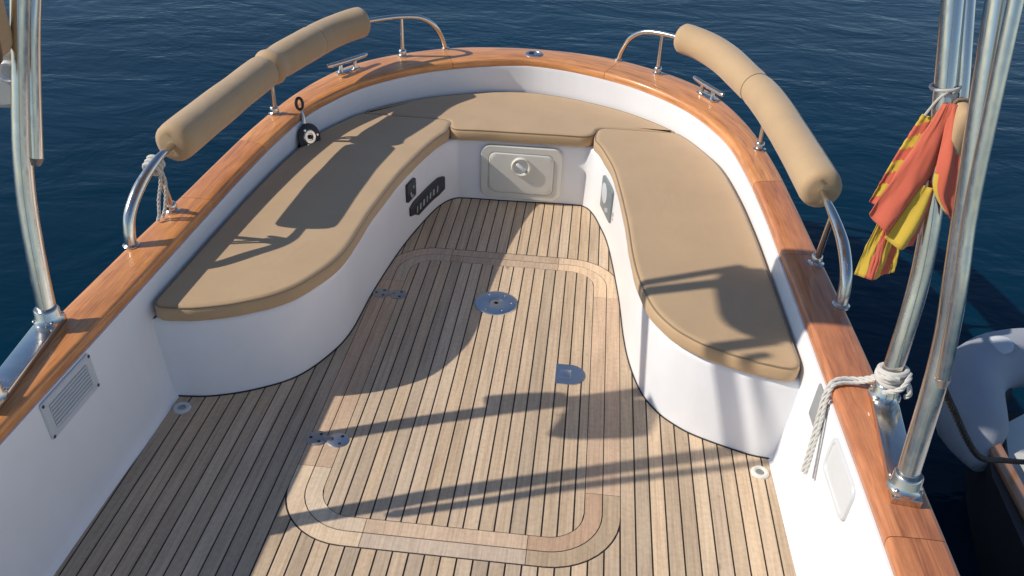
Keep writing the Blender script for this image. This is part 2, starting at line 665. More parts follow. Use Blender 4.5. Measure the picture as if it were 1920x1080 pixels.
# deck fittings
f = MB()
f.lathe([(0.030, -0.01), (0.031, 0.0045), (0.036, 0.0065), (0.086, 0.0065), (0.094, 0.004), (0.096, 0.0005), (0.096, -0.01)], (0.014, 3.255, 0))
sock = f.build('table_socket', m_satin, boat)
f = MB()
f.lathe([(0.029, 0.0005), (0.029, 0.0025), (0.010, 0.003), (0.010, 0.0005)], (0.014, 3.255, 0))
f.build('socket_plug', m_alu, sock)
for an in range(6):
    f = MB()
    f.lathe([(0.005, 0.006), (0.005, 0.0078), (0.003, 0.0084)], (0.014 + 0.07 * math.cos(an * 1.047), 3.255 + 0.07 * math.sin(an * 1.047), 0), seg=10)
    f.build('screw', m_steel, sock)
f = MB()
poly = [(0.306, 2.722), (0.37, 2.722)] + [(0.362 + 0.06 * math.sin(t), 2.785 - 0.064 * math.cos(t)) for t in [0.2 + 2.74 * q / 12 for q in range(13)]] + [(0.37, 2.848), (0.306, 2.848)]
f.prism(poly, -0.004, 0.0035)
lat = f.build('hatch_latch', m_satin, boat)
f = MB()
f.box((0.345, 2.785, 0.0045), (0.045, 0.05, 0.003), bev=0.001)
f.build('latch_handle', m_satin, lat)
for (hx, hy) in ((-0.475, 2.286), (-0.466, 3.257)):
    h = MB()
    h.box((hx, hy, 0.003), (0.035, 0.022, 0.006), bev=0.001)
    ho = h.build('hatch_hinge', m_alu, boat)
    for s in (-1, 1):
        h = MB()
        h.lathe([(0.038, -0.004), (0.038, 0.0025), (0.035, 0.0042)], (hx + s * 0.038, hy, 0))
        h.build('hinge_leaf', m_satin if (s > 0 and hy < 3) else m_alu, ho)
        for q in range(3):
            h = MB()
            h.lathe([(0.0065, 0.002), (0.0065, 0.0046), (0.004, 0.0052)], (hx + s * 0.038 + 0.022 * math.cos(q * 2.1 + s), hy + 0.022 * math.sin(q * 2.1 + s), 0), seg=10)
            h.build('screw', m_screw, ho)
for sx, yy, mm in ((1, 2.33, m_cream), (-1, 2.375, m_greyp)):
    s = MB()
    c = (sx * 1.045, yy, 0)
    s.lathe([(0.014, -0.006), (0.015, 0.005), (0.019, 0.009), (0.026, 0.009), (0.031, 0.005), (0.033, -0.004)], c)
    so = s.build('scupper', mm, boat)
    s = MB()
    s.lathe([(0.015, 0.0015), (0.015, 0.003), (0.005, 0.004)], c)
    s.build('strainer', m_alu, so)

# ------------------------------------------------------------------ moulded seat
SC = [(-1.13, 2.44), (-1.05, 2.445), (-0.955, 2.462), (-0.82, 2.52), (-0.69, 2.62), (-0.605, 2.78), (-0.562, 2.95), (-0.544, 3.27), (-0.503, 3.65), (-0.448, 3.95),
      (-0.395, 4.15), (-0.335, 4.245), (-0.26, 4.265), (0.0, 4.272), (0.30, 4.285), (0.375, 4.27), (0.42, 4.20), (0.46, 4.07), (0.508, 3.85),
      (0.557, 3.40), (0.577, 3.1), (0.60, 2.9), (0.643, 2.72), (0.70, 2.61), (0.76, 2.545), (0.84, 2.49), (1.0, 2.425), (1.07, 2.41), (1.13, 2.405)]
SEAT = catmull([(x, y, 0) for x, y in SC], 6)


def normals2(pts, closed=False):
    n = len(pts)
    out = []
    for i in range(n):
        a = pts[(i - 1) % n] if (closed or i) else pts[i]
        c = pts[(i + 1) % n] if (closed or i < n - 1) else pts[i]
        t = (c - a).normalized()
        nn = Vector((t.y, -t.x, 0))       # to the right of travel: into the cockpit
        if closed or 0 < i < n - 1:
            t1 = (pts[i] - a).normalized()
            n1 = Vector((t1.y, -t1.x, 0))
            nn = nn / max(0.5, nn.dot(n1))
        out.append(nn)
    return out


SN = normals2(SEAT)
SEATZ = 0.339
# seat back line along the hull
i_l, i_r = idx(-1, 2.42), idx(1, 2.40)
BK = INN[i_l:i_r + 1]
def resample(pts, n):
    L = [0.0]
    for k in range(1, len(pts)):
        L.append(L[-1] + (pts[k] - pts[k - 1]).length)
    out = []
    j = 0
    for q in range(n):
        s = L[-1] * q / (n - 1)
        while j < len(L) - 2 and L[j + 1] < s:
            j += 1
        t = (s - L[j]) / max(1e-9, L[j + 1] - L[j])
        out.append(pts[j].lerp(pts[j + 1], min(1, max(0, t))))
    return out
BK = resample(BK, len(SEAT))
sb = MB()
rings = []
for p, nn, bk in zip(SEAT, SN, BK):
    def q(off, z):
        return p + nn * off + Vector((0, 0, z))
    rings.append([q(0.0, -0.02), q(0.0, 0.006), q(-0.004, 0.16), q(-0.006, SEATZ - 0.03), q(-0.0085, SEATZ - 0.012), q(-0.016, SEATZ - 0.003), q(-0.028, SEATZ), Vector((bk.x, bk.y, SEATZ))])
sb.loft(rings, False, False)
sb.build('seat_base', m_white, boat, recalc=False, angle=60)

sl = MB()
sl.tube([p + q * 0.002 + Vector((0, 0, 0.0015)) for p, q in zip(SEAT, SN)], 0.0032, 6)
sl.build('sealant_bead', m_caulk, boat)

# hatch in the aft seat front
hy = 4.268
hr = rot_to((0, -1, 0.0), (1, 0, 0))      # local x right, local y = up


def rrect(w, h, r, n=5):
    pts = []
    for cx_, cy_, a0 in ((w / 2 - r, h / 2 - r, 0), (-w / 2 + r, h / 2 - r, 90), (-w / 2 + r, -h / 2 + r, 180), (w / 2 - r, -h / 2 + r, 270)):
        for t in range(n + 1):
            an = math.radians(a0 + 90 * t / n)
            pts.append((cx_ + r * math.cos(an), cy_ + r * math.sin(an)))
    return pts


def plate(mb, c, M, prof, mi=0):
    """prof: list of (w, h, r, depth) rings stacked outward"""
    rings = [[Vector(c) + M @ Vector((x, y, d)) for x, y in rrect(w, h, r)] for w, h, r, d in prof]
    mb.loft(rings, True, True, False, mi)


hc = (0.024, hy, 0.172)
m = MB()
plate(m, hc, hr, [(0.43, 0.30, 0.05, -0.01), (0.43, 0.30, 0.05, 0.008), (0.422, 0.292, 0.048, 0.013), (0.352, 0.236, 0.038, 0.013), (0.346, 0.230, 0.036, 0.009)])
ho = m.build('locker_hatch', m_cream, boat)
m = MB()
plate(m, hc, hr, [(0.340, 0.224, 0.034, 0.004), (0.340, 0.224, 0.034, 0.014), (0.332, 0.216, 0.032, 0.018), (0.30, 0.19, 0.03, 0.019)])
m.build('hatch_lid', m_cream, ho)
m = MB()
m.lathe([(0.050, 0.016), (0.053, 0.022), (0.047, 0.034), (0.040, 0.030), (0.037, 0.021)], (hc[0], hc[1], hc[2] + 0.045), hr)
m.build('latch_ring', m_cream, ho)
m = MB()
m.box((hc[0], hc[1] - 0.027, hc[2] + 0.045), (0.062, 0.020, 0.022), rot=Matrix.Rotation(0.7, 3, 'Y'), bev=0.007)
m.build('latch_knob', m_white, ho)


def wall_frame(a, c):
    a, c = Vector((*a, 0)), Vector((*c, 0))
    t = (c - a).normalized()
    return a, t


# name plates on the port seat front
a, t = wall_frame((-0.49, 3.7), (-0.41, 4.1))
nrm = Vector((t.y, -t.x, 0))


def seat_pt(u):
    """point on the seat front nearest to the chord point and its normal"""
    q = a + t * u
    i = min(range(len(SEAT)), key=lambda k: (SEAT[k] - q).length)
    return SEAT[i], SN[i].normalized()


p0, n0 = seat_pt(0.115)
M = rot_to(n0, (0, 0, 1))
M = Matrix((Vector(n0).cross(Vector((0, 0, 1))) * -1, Vector((0, 0, 1)), n0)).transposed()
m = MB()
plate(m, Vector((p0.x, p0.y, 0.247)), M, [(0.105, 0.095, 0.01, -0.01), (0.105, 0.095, 0.01, 0.006), (0.098, 0.088, 0.008, 0.009)])
po = m.build('logo_plate', m_navy, boat)  # small plate with a logo, above the long name plate
for dx, dy, w, h, an in ((-0.012, -0.018, 0.012, 0.034, 0.5), (0.018, 0.012, 0.014, 0.012, 0.2), (0.004, -0.030, 0.020, 0.008, 0.3)):
    m = MB()
    m.box(Vector((p0.x, p0.y, 0.247)) + M @ Vector((dx, dy, 0.0095)), (w, h, 0.002), rot=M @ Matrix.Rotation(an, 3, 'Z'))
    m.build('plate_mark', m_mark, po)
m = MB()
us = [0.095 + (0.50 - 0.095) * k / 8 for k in range(9)]
rings = []
for k, u in enumerate(us):
    p, nn = a + t * u, None
    i = min(range(len(SEAT)), key=lambda q: (SEAT[q] - p).length)
    best, nn = SEAT[i], SN[i].normalized()
    # slide onto the curve by projection
    p = best + t * ((p - best).dot(t))
    e = 0.012 if k in (0, 8) else 0.0
    lo = (0.070 if u > 0.17 else 0.098) if u > 0.12 else 0.100
    rings.append([p + nn * s + Vector((0, 0, z)) for s, z in ((-0.012, lo + e), (0.006, lo + e), (0.009, lo + 0.005 + e), (0.009, 0.163 - e), (0.006, 0.168 - e), (-0.012, 0.168 - e))])
m.loft(rings)
po = m.build('name_plate', m_navy, boat)
for k in range(8):
    u = 0.17 + 0.042 * k
    p = a + t * u
    i = min(range(len(SEAT)), key=lambda q: (SEAT[q] - p).length)
    nn = SN[i].normalized()
    p = SEAT[i] + t * ((p - SEAT[i]).dot(t))
    M2 = Matrix((nn.cross(Vector((0, 0, 1))) * -1, Vector((0, 0, 1)), nn)).transposed()
    m = MB()
    m.box(p + nn * 0.0095 + Vector((0, 0, 0.116)), (0.011 + 0.004 * (k % 3), 0.034, 0.002), rot=M2 @ Matrix.Rotation(-0.15 + 0.1 * (k % 2), 3, 'Z'))
    m.build('lettering', m_mark, po)

# square plate with a round pale emblem on the starboard seat front
i = min(range(len(SEAT)), key=lambda k: (SEAT[k] - Vector((0.47, 3.985, 0))).length)
p0, n0 = SEAT[i], SN[i].normalized()
M = Matrix((Vector(n0).cross(Vector((0, 0, 1))) * -1, Vector((0, 0, 1)), n0)).transposed()
c0 = Vector((p0.x, p0.y, 0.20))
m = MB()
plate(m, c0, M, [(0.205, 0.172, 0.012, -0.01), (0.205, 0.172, 0.012, 0.008), (0.196, 0.163, 0.01, 0.011)])
po = m.build('emblem_plate', m_slate, boat)
m = MB()
m.lathe([(0.052, 0.009), (0.052, 0.013), (0.046, 0.0145)], c0 + M @ Vector((-0.03, 0.018, 0)), M)
m.build('emblem', m_greyp, po)
m = MB()
m.box(c0 + M @ Vector((0.035, -0.045, 0.012)), (0.06, 0.022, 0.003), rot=M @ Matrix.Rotation(0.4, 3, 'Z'), bev=0.001)
m.build('emblem_mark', m_mark, po)
m = MB()
for dz, s in ((0.0, 1.0), (-0.028, 0.8)):
    plate(m, c0 + M @ Vector((0.135 if n0.x < 0 else -0.135, 0.0, 0)) * 1.0 + Vector((0, 0, dz - 0.02)), M, [(0.022 * s, 0.022 * s, 0.008, -0.008), (0.022 * s, 0.022 * s, 0.008, 0.003)])
m.build('small_badge', m_alu, boat)

# louvred vent on the port coaming
def coam_pt(side, y, z):
    i = min((k for k in range(NST) if INN[k].x * side > 0 and INN[k].y < 4), key=lambda k: abs(INN[k].y - y))
    j = i + 1 if (INN[i].y < y) == (INN[min(i + 1, NST - 1)].y > INN[i].y) else i - 1
    j = min(max(j, 0), NST - 1)
    tt = (y - INN[i].y) / (INN[j].y - INN[i].y) if abs(INN[j].y - INN[i].y) > 1e-6 else 0
    x = INN[i].x + (INN[j].x - INN[i].x) * tt
    top = zg(y) - 0.056
    lean = 0.008 + (0.045 * 0.5 - 0.008) * min(1, max(0, (top - z) / (top - 0.22)))
    return Vector((x - side * lean, y, z))


def coam_frame(side, y, z):
    c = coam_pt(side, y, z)
    ty = (coam_pt(side, y + 0.1, z) - coam_pt(side, y - 0.1, z)).normalized()
    tz = (coam_pt(side, y, z + 0.04) - coam_pt(side, y, z - 0.04)).normalized()
    nn = ty.cross(tz).normalized()
    if nn.x * side > 0:
        nn = -nn
    ty = tz.cross(nn).normalized()
    return c, Matrix((ty, nn.cross(ty), nn)).transposed()


c, M = coam_frame(-1, 1.946, 0.395)
v = MB()
plate(v, c, M, [(0.265, 0.132, 0.012, -0.01), (0.265, 0.132, 0.012, 0.003), (0.258, 0.125, 0.01, 0.006), (0.205, 0.090, 0.006, 0.006), (0.202, 0.087, 0.006, 0.0035)])
vo = v.build('louvre_vent', m_greyp, boat)
for k in range(7):
    v = MB()
    v.box(c + M @ Vector((0, -0.036 + 0.012 * k, 0.005)), (0.200, 0.0100, 0.003), rot=M @ Matrix.Rotation(0.28, 3, 'X'), bev=0.0008, seg=1)
    v.build('slat', m_greyp, vo)
for sx in (-1, 1):
    for sy in (-1, 1):
        v = MB()
        v.lathe([(0.0055, 0.004), (0.0055, 0.0075), (0.003, 0.0085)], c + M @ Vector((sx * 0.123, sy * 0.056, 0)), M, seg=10)
        v.build('screw', m_screw, vo)

# small square vent and access panel on the starboard coaming
c, M = coam_frame(1, 2.205, 0.395)
v = MB()
plate(v, c, M, [(0.125, 0.125, 0.006, -0.01), (0.125, 0.125, 0.006, 0.003), (0.119, 0.119, 0.005, 0.005)])
v.build('square_vent', m_ventg, boat)
c, M = coam_frame(1, 1.92, 0.385)
v = MB()
plate(v, c, M, [(0.235, 0.13, 0.03, -0.01), (0.235, 0.13, 0.03, 0.006), (0.229, 0.124, 0.028, 0.010), (0.205, 0.105, 0.02, 0.010), (0.200, 0.100, 0.02, 0.006)])
v.build('access_panel', m_panel, boat)

# filler cap on the stern
f = MB()
zc = zg(4.985)
f.lathe([(0.052, -0.004), (0.052, 0.004), (0.047, 0.0075), (0.036, 0.0075), (0.034, 0.005), (0.012, 0.0055)], (0.015, 4.985, zc))
fo = f.build('filler_cap', m_satin, boat)
f = MB()
f.box((0.0, 4.985, zc + 0.008), (0.030, 0.012, 0.006), bev=0.002)
f.build('cap_slot', m_black, fo)


# ------------------------------------------------------------------ cleats
def cleat(c, d, zc):
    d = Vector((*d, 0)).normalized()
    c = Vector((*c, zc))
    n_ = Vector((-d.y, d.x, 0))
    up = Vector((0, 0, 1))
    b0 = MB()
    M = Matrix((d, n_, up)).transposed()
    plate(b0, c, M, [(0.165, 0.048, 0.022, -0.002), (0.165, 0.048, 0.022, 0.004), (0.158, 0.041, 0.02, 0.007)])
    bo = b0.build('cleat', m_steel, boat)
    for s in (-1, 1):
        q = MB()
        q.tube([c + d * s * 0.055 + up * 0.004, c + d * s * 0.052 + up * 0.02, c + d * s * 0.05 + up * 0.05], [0.017, 0.011, 0.011], 12)
        q.build('cleat_post', m_steel, bo)
    q = MB()
    q.tube([c + d * s + up * z for s, z in ((-0.145, 0.058), (-0.14, 0.058), (-0.12, 0.056), (-0.05, 0.054), (0.05, 0.054), (0.12, 0.056), (0.14, 0.058), (0.145, 0.058))], [0.006, 0.010, 0.0115, 0.013, 0.013, 0.0115, 0.010, 0.006], 12)
    q.build('cleat_horn', m_steel, bo)


cleat((-0.957, 4.545), (0.147, 0.237), zg(4.545) + 0.0015)
cleat((0.962, 4.53), (-0.146, 0.283), zg(4.53) + 0.0015)


# ------------------------------------------------------------------ guard rails
def rail(side, path, posts):
    s = side
    pts = catmull([(s * x, y, z) for x, y, z in path], 8)
    nn = len(pts)
    rad = []
    for i in range(nn):
        q = i / nn
        rad.append(0.0215 if q < 0.18 else (0.0215 - 0.0085 * min(1, (q - 0.18) / 0.12)))
    m = MB()
    m.tube(pts, rad, 16)
    ro = m.build('guard_rail', m_steel, boat)
    for (bx, by), (tx, ty, tz) in posts:
        zb = zg(by) + 0.0015
        base, top = Vector((s * bx, by, zb)), Vector((s * tx, ty, tz))
        m = MB()
        m.tube([base, base.lerp(top, 0.2), top], [0.0135, 0.0125, 0.0115], 12)
        m.build('rail_post', m_steel, ro)
        m = MB()
        m.lathe([(0.030, -0.002), (0.030, 0.004), (0.024, 0.008), (0.021, 0.012), (0.022, 0.026), (0.019, 0.036), (0.0135, 0.040)], base)
        m.build('post_foot', m_steel, ro)
    for e in (0, -1):
        p = pts[e]
        m = MB()
        r = 0.030 if e == 0 else 0.022
        m.lathe([(r, -0.004), (r, 0.005), (r * 0.8, 0.010)], (p.x, p.y, zg(p.y) + 0.001))
        m.build('rail_flange', m_steel, ro)


RAIL0 = [(1.272, 2.655, 0.503), (1.274, 2.665, 0.56), (1.272, 2.695, 0.625), (1.262, 2.775, 0.69), (1.248, 2.90, 0.733), (1.238, 3.04, 0.745), (1.214, 3.5, 0.745), (1.168, 3.95, 0.755),
        (1.090, 4.25, 0.77), (1.015, 4.47, 0.785), (0.92, 4.64, 0.795), (0.82, 4.74, 0.80), (0.71, 4.815, 0.80), (0.62, 4.87, 0.785), (0.555, 4.915, 0.735), (0.515, 4.955, 0.66), (0.497, 4.975, 0.589)]
RAIL = [(x - 0.014 * max(0, min(1, (z - 0.69) / 0.05)) * (1 if y < 4.4 else 0.3), y - 0.035 * max(0, min(1, (z - 0.69) / 0.05)) * (1 if y < 4.4 else 0.2), z + 0.016 * max(0, min(1, (z - 0.69) / 0.05)) * (1 if y < 4.4 else 0.3)) for x, y, z in RAIL0]
POSTS = [((1.237, 2.93), (1.236, 2.872, 0.745)), ((1.158, 3.925), (1.155, 3.915, 0.765)), ((0.715, 4.815), (0.715, 4.812, 0.797))]
rail(-1, RAIL, POSTS)
rail(1, RAIL, POSTS)

# ------------------------------------------------------------------ arch of steel poles
def arch(side):
    s = side
    ro_m = MB()
    z0 = zg(2.0) + 0.0015
    # channel plate on the gunwale
    c = Vector((s * 1.262, 1.94, z0 + 0.012))
    an = math.atan2(s * -0.045, 0.39)
    M = Matrix.Rotation(-math.atan2(s * 0.045, 0.39), 3, 'Z')
    ro_m.box(c, (0.075, 0.47, 0.024), rot=M, bev=0.004)
    ro = ro_m.build('arch_base', m_steel, boat)
    for bx, by in ((1.282, 2.132), (1.238, 1.752)):
        m = MB()
        m.lathe([(0.046, 0.0), (0.046, 0.010), (0.038, 0.020), (0.037, 0.045), (0.033, 0.050)], (s * bx, by, z0 + 0.022), seg=20)
        m.build('pole_foot', m_steel, ro)
        for q in range(4):
            m = MB()
            m.lathe([(0.007, 0.0), (0.007, 0.006), (0.004, 0.009)], (s * bx + 0.041 * math.cos(q * 1.571 + 0.8), by + 0.041 * math.sin(q * 1.571 + 0.8), z0 + 0.031), seg=8)
            m.build('bolt', m_steel, ro)
    pa = [(1.282, 2.132, 0.53), (1.300, 2.175, 0.70), (1.314, 2.222, 0.87), (1.313, 2.262, 1.02), (1.302, 2.30, 1.16), (1.275, 2.36, 1.40), (1.250, 2.42, 1.62), (1.22, 2.50, 1.90), (1.19, 2.58, 2.16)]
    pb = [(1.236, 1.750, 0.53), (1.246, 1.785, 0.66), (1.256, 1.823, 0.81), (1.259, 1.860, 0.94), (1.250, 1.897, 1.08), (1.235, 1.952, 1.30), (1.220, 2.008, 1.52), (1.20, 2.09, 1.85), (1.18, 2.17, 2.16)]
    for p in (pa, pb):
        m = MB()
        m.tube(catmull([(s * x, y, z) for x, y, z in p], 5), 0.0285, 20)
        m.build('arch_pole', m_steel, ro)
    # thinner struts lying along the poles
    if s < 0:
        pc = [(1.278, 2.275, 1.02), (1.262, 2.335, 1.245), (1.24, 2.396, 1.46), (1.21, 2.535, 1.80), (1.19, 2.67, 2.13)]
    else:
        pc = [(1.330, 2.325, 1.28), (1.316, 2.362, 1.413), (1.300, 2.397, 1.53), (1.26, 2.50, 1.85), (1.23, 2.59, 2.14)]
    pd = [(1.250, 1.785, 0.86), (1.240, 1.835, 1.08), (1.225, 1.895, 1.30), (1.205, 2.005, 1.85), (1.19, 2.085, 2.14)]
    for p, r in ((pc, 0.019), (pd, 0.017)):
        m = MB()
        m.tube(catmull([(s * x, y, z) for x, y, z in p], 5), r, 16)
        so = m.build('arch_strut', m_steel, ro)
        m = MB()
        x, y, z = p[0]
        m.tube([(s * x, y, z), (s * (x + 0.002), y - 0.006, z - 0.022)], [r * 1.1, r * 0.6], 12)
        m.build('strut_end', m_alu, so)


arch(-1)
arch(1)
# canopy panel on top of the arch (above the picture, shades the starboard seat)
m = MB()
plate(m, (0, 2.42, 2.12), Matrix.Identity(3), [(2.56, 0.46, 0.14, -0.02), (2.60, 0.49, 0.15, 0.0), (2.60, 0.49, 0.15, 0.03), (2.56, 0.46, 0.14, 0.045)])
m.build('canopy', m_canvas, boat)

# ------------------------------------------------------------------ cushions
def smooth_poly(pts):
    return [Vector((p[0], p[1], 0)) for p in pts]


def dedupe(pts, d=0.006):
    out = []
    for p in pts:
        if not out or (p - out[-1]).length > d:
            out.append(p)
    if (out[0] - out[-1]).length < d:
        out.pop()
    return out


def round_corners(pts, r=0.06, ang=30):
    n = len(pts)
    out = []
    for i in range(n):
        a, p, c = pts[i - 1], pts[i], pts[(i + 1) % n]
        u, w = (a - p), (c - p)
        dev = math.degrees(math.pi - u.angle(w))
        if dev > ang:
            k = min(r, u.length * 0.45, w.length * 0.45)
            s, e = p + u.normalized() * k, p + w.normalized() * k
            for t in range(5):
                q = t / 4
                out.append((1 - q) ** 2 * s + 2 * q * (1 - q) * p + q * q * e)
        else:
            out.append(p)
    return out


def cushion(outline, name, label, crease):
    pts = round_corners(dedupe(outline))
    area = sum(pts[i - 1].x * pts[i].y - pts[i].x * pts[i - 1].y for i in range(len(pts)))
    if area > 0:
        pts = pts[::-1]
    # travelling clockwise the right-hand normal points inwards
    nn = normals2(pts, True)
    z0 = SEATZ + 0.001
    rings = []
    rnd = random.Random(crease)
    for off, z in ((0.016, 0.0), (0.004, 0.006), (0.0, 0.018), (0.0, 0.042), (0.002, 0.052), (0.009, 0.060), (0.018, 0.0642), (0.026, 0.0655), (0.033, 0.0655)):
        ring = []
        for i, (p, q) in enumerate(zip(pts, nn)):
            w = 0.0022 * noise.noise((p.x * 14, p.y * 14, z * 30 + crease)) + 0.003 * noise.noise((p.x * 4, p.y * 4, crease))
            if 0.05 < z < 0.065:
                w += 0.0022 * abs(noise.noise((p.x * 26, p.y * 26, crease + 3)))
            ring.append(p + q * (off - 0.012 + w) + Vector((0, 0, z0 + z + (w * 0.6 if 0.05 < z < 0.0650 else 0))))
        rings.append(ring)
    mb = MB()
    mb.loft(rings)
    o = mb.build(name, m_canvas, None, angle=70)
    tag(o, label, 'cushion')
    w = MB()
    w.tube([p + q * (0.0065 - 0.012) + Vector((0, 0, z0 + 0.059)) for p, q in zip(pts, nn)], 0.0035, 6, False, True)
    w.build('welt', m_thread, o)
    return o


BO = [p + (INN[k] - OUT[k]).normalized() * 0.034 for k, p in enumerate(INN)]
def bo_at(side, y):
    q = [p for p in BO if p.x * side > 0]
    for a_, c_ in zip(q[:-1], q[1:]):
        if (a_.y - y) * (c_.y - y) <= 0:
            return a_.lerp(c_, (y - a_.y) / (c_.y - a_.y) if c_.y != a_.y else 0)


left_front = [Vector((-1.114, 2.436, 0))] + [p for p in SEAT if p.x < -0.37 and p.x > -1.0]
left_front = [p for p in left_front if p.y < 4.2]
back_l = [p for p in BO if p.x < 0 and 2.45 < p.y < 4.36]
cl = left_front + [Vector((-0.372, 4.22, 0)), Vector((-0.366, 4.362, 0))] + [Vector((-0.86, 4.362, 0))] + back_l[::-1]
back_l2 = [p for p in BO if p.x < 0 and 2.58 < p.y < 4.33]
cl = left_front + [Vector((-0.372, 4.22, 0)), Vector((-0.366, 4.362, 0)), Vector((-0.60, 4.362, 0)), bo_at(-1, 4.362)] + back_l2[::-1]
cushion(cl, 'seat_cushion', 'long tan canvas cushion on the port seat, striped by rail shadows', 1.7)

right_front = [p for p in SEAT if 0.405 < p.x < 1.0 and p.y < 4.25] + [Vector((1.114, 2.402, 0))]
back_r = [p for p in BO if p.x > 0 and 2.55 < p.y < 4.38]
cr = [bo_at(1, 4.402), Vector((0.60, 4.402, 0)), Vector((0.42, 4.402, 0)), Vector((0.405, 4.30, 0))] + right_front + back_r[::-1]
cushion(cr, 'seat_cushion', 'sunlit tan canvas cushion on the starboard seat beside the flag', 5.2)

back_a = [p for p in BO if p.y > 4.43]
ca = [Vector((-0.352, 4.245, 0)), Vector((-0.2, 4.262, 0)), Vector((0.0, 4.268, 0)), Vector((0.2, 4.276, 0)), Vector((0.38, 4.278, 0)), Vector((0.40, 4.41, 0)), Vector((0.60, 4.412, 0)), bo_at(1, 4.412)] + back_a[::-1] + [bo_at(-1, 4.372), Vector((-0.60, 4.372, 0)), Vector((-0.358, 4.372, 0))]
cushion(ca, 'seat_cushion', 'curved tan canvas cushion across the stern above the cream hatch', 9.1)

# ------------------------------------------------------------------ bolsters
RP = resample(catmull(RAIL, 8), 700)


def bolster(side, y0, y1, label, seams, rad=0.079, lip=False):
    s = side
    pts = [Vector((s * p.x, p.y, p.z + 0.004)) for p in RP if y0 <= p.y <= y1 and p.z > 0.7 and p.x > 0.75]
    pts = resample(pts, 44)
    L = [0.0]
    for k in range(1, len(pts)):
        L.append(L[-1] + (pts[k] - pts[k - 1]).length)
    tot = L[-1]
    path, rr = [], []
    t0 = (pts[1] - pts[0]).normalized()
    t1 = (pts[-1] - pts[-2]).normalized()
    # dished ends round the tube
    for d, r in ((0.012, 0.024), (0.002, 0.030), (-0.004, 0.048), (0.003, 0.066), (0.018, 0.0765)):
        path.append(pts[0] + t0 * d)
        rr.append(r * rad / 0.079)
    body = [(p, l) for p, l in zip(pts, L) if 0.03 < l < tot - 0.03]
    for p, l in body:
        r = rad * (1 + 0.012 * math.sin(l * 9 + s) + 0.02 * noise.noise((p.x * 6, p.y * 6, 2.0)))
        if lip:
            r += 0.006 * math.exp(-((l - 0.03) / 0.022) ** 2) - 0.004 * math.exp(-((l - 0.10) / 0.03) ** 2)
        for q in seams:
            r -= 0.006 * math.exp(-((l - q * tot) / 0.010) ** 2)
        path.append(p)
        rr.append(r)
    for d, r in ((0.018, 0.0765), (0.003, 0.066), (-0.004, 0.048), (0.002, 0.030), (0.012, 0.024)):
        path.append(pts[-1] - t1 * d)
        rr.append(r * rad / 0.079)
    m = MB()
    m.tube(path, rr, 28)
    o = m.build('backrest_bolster', m_canvas, None, angle=75)
    tag(o, label, 'bolster', 'canvas bolsters on the guard rails')
    for q in seams:
        k = min(range(len(body)), key=lambda i: abs(body[i][1] - q * tot))
        c = body[k][0]
        tt = (body[min(k + 1, len(body) - 1)][0] - body[k - 1][0]).normalized()
        M = rot_to(tt)
        m = MB()
        rs = rad - 0.0045
        m.tube([c + M @ Vector((rs * math.cos(a), rs * math.sin(a), 0)) for a in [2 * math.pi * j / 32 for j in range(32)]], 0.0024, 6, False, True)
        m.build('seam', m_thread, o)
    return o


bolster(-1, 2.995, 3.871, 'straight near canvas bolster on the port rail with white rope at its end', [])
bolster(-1, 3.879, 4.665, 'curved far canvas bolster on the port rail before the left cleat', [0.52], 0.081, True)
bolster(1, 3.02, 4.74, 'single long bent canvas bolster on the starboard rail', [0.585])


# ------------------------------------------------------------------ ropes
def rope(path, r, name, mats, label=None, cat=None, parent=None, twist=26.0, strands=3):
    P = resample(catmull(path, 10), max(12, int(sum((Vector(path[i]) - Vector(path[i - 1])).length for i in range(1, len(path))) / (r * 0.7))))
    T = [(P[min(i + 1, len(P) - 1)] - P[max(i - 1, 0)]).normalized() for i in range(len(P))]
    up = Vector((0.3, 0.2, 0.93))
    nrm = (up - T[0] * up.dot(T[0])).normalized()
    fr = []
    for i in range(len(P)):
        nrm = (nrm - T[i] * nrm.dot(T[i])).normalized()
        fr.append((nrm.copy(), T[i].cross(nrm)))
    m = MB()
    s = 0.0
    ph = [0.0]
    for i in range(1, len(P)):
        s += (P[i] - P[i - 1]).length
        ph.append(s / r * 0.75)
    for k in range(strands):
        m.tube([P[i] + (fr[i][0] * math.cos(ph[i] + k * 2 * math.pi / strands) + fr[i][1] * math.sin(ph[i] + k * 2 * math.pi / strands)) * r * 0.5 for i in range(len(P))], r * 0.56, 6)
    o = m.build(name, mats, parent)
    if label:
        tag(o, label, cat)
    return o


# hitch and tails on the port rail
root = empty('rope_tail', (-1.25, 2.90, 0.733))
tag(root, 'white rope hitched to the port rail beside the near bolster', 'rope')
for k in range(3):
    c = Vector((-1.2505, 2.862 + 0.020 * k, 0.722 + 0.006 * k))
    tt = Vector((0.1, 0.93, 0.33)).normalized()
    M = rot_to(tt)
    m = MB()
    m.tube([c + M @ Vector((0.028 * math.cos(a), 0.028 * math.sin(a), 0.003 * math.sin(a))) for a in [2 * math.pi * j / 20 for j in range(20)]], 0.0085, 8, False, True)
    m.build('hitch_turn', m_rope, root)
for pth in ([(-1.222, 2.868, 0.715), (-1.232, 2.87, 0.66), (-1.245, 2.86, 0.60), (-1.25, 2.85, 0.54), (-1.252, 2.835, 0.518)],
            [(-1.228, 2.885, 0.712), (-1.222, 2.89, 0.66), (-1.227, 2.88, 0.60), (-1.236, 2.873, 0.55), (-1.246, 2.862, 0.518)]):
    rope(pth, 0.0065, 'rope_end', m_rope, parent=root)

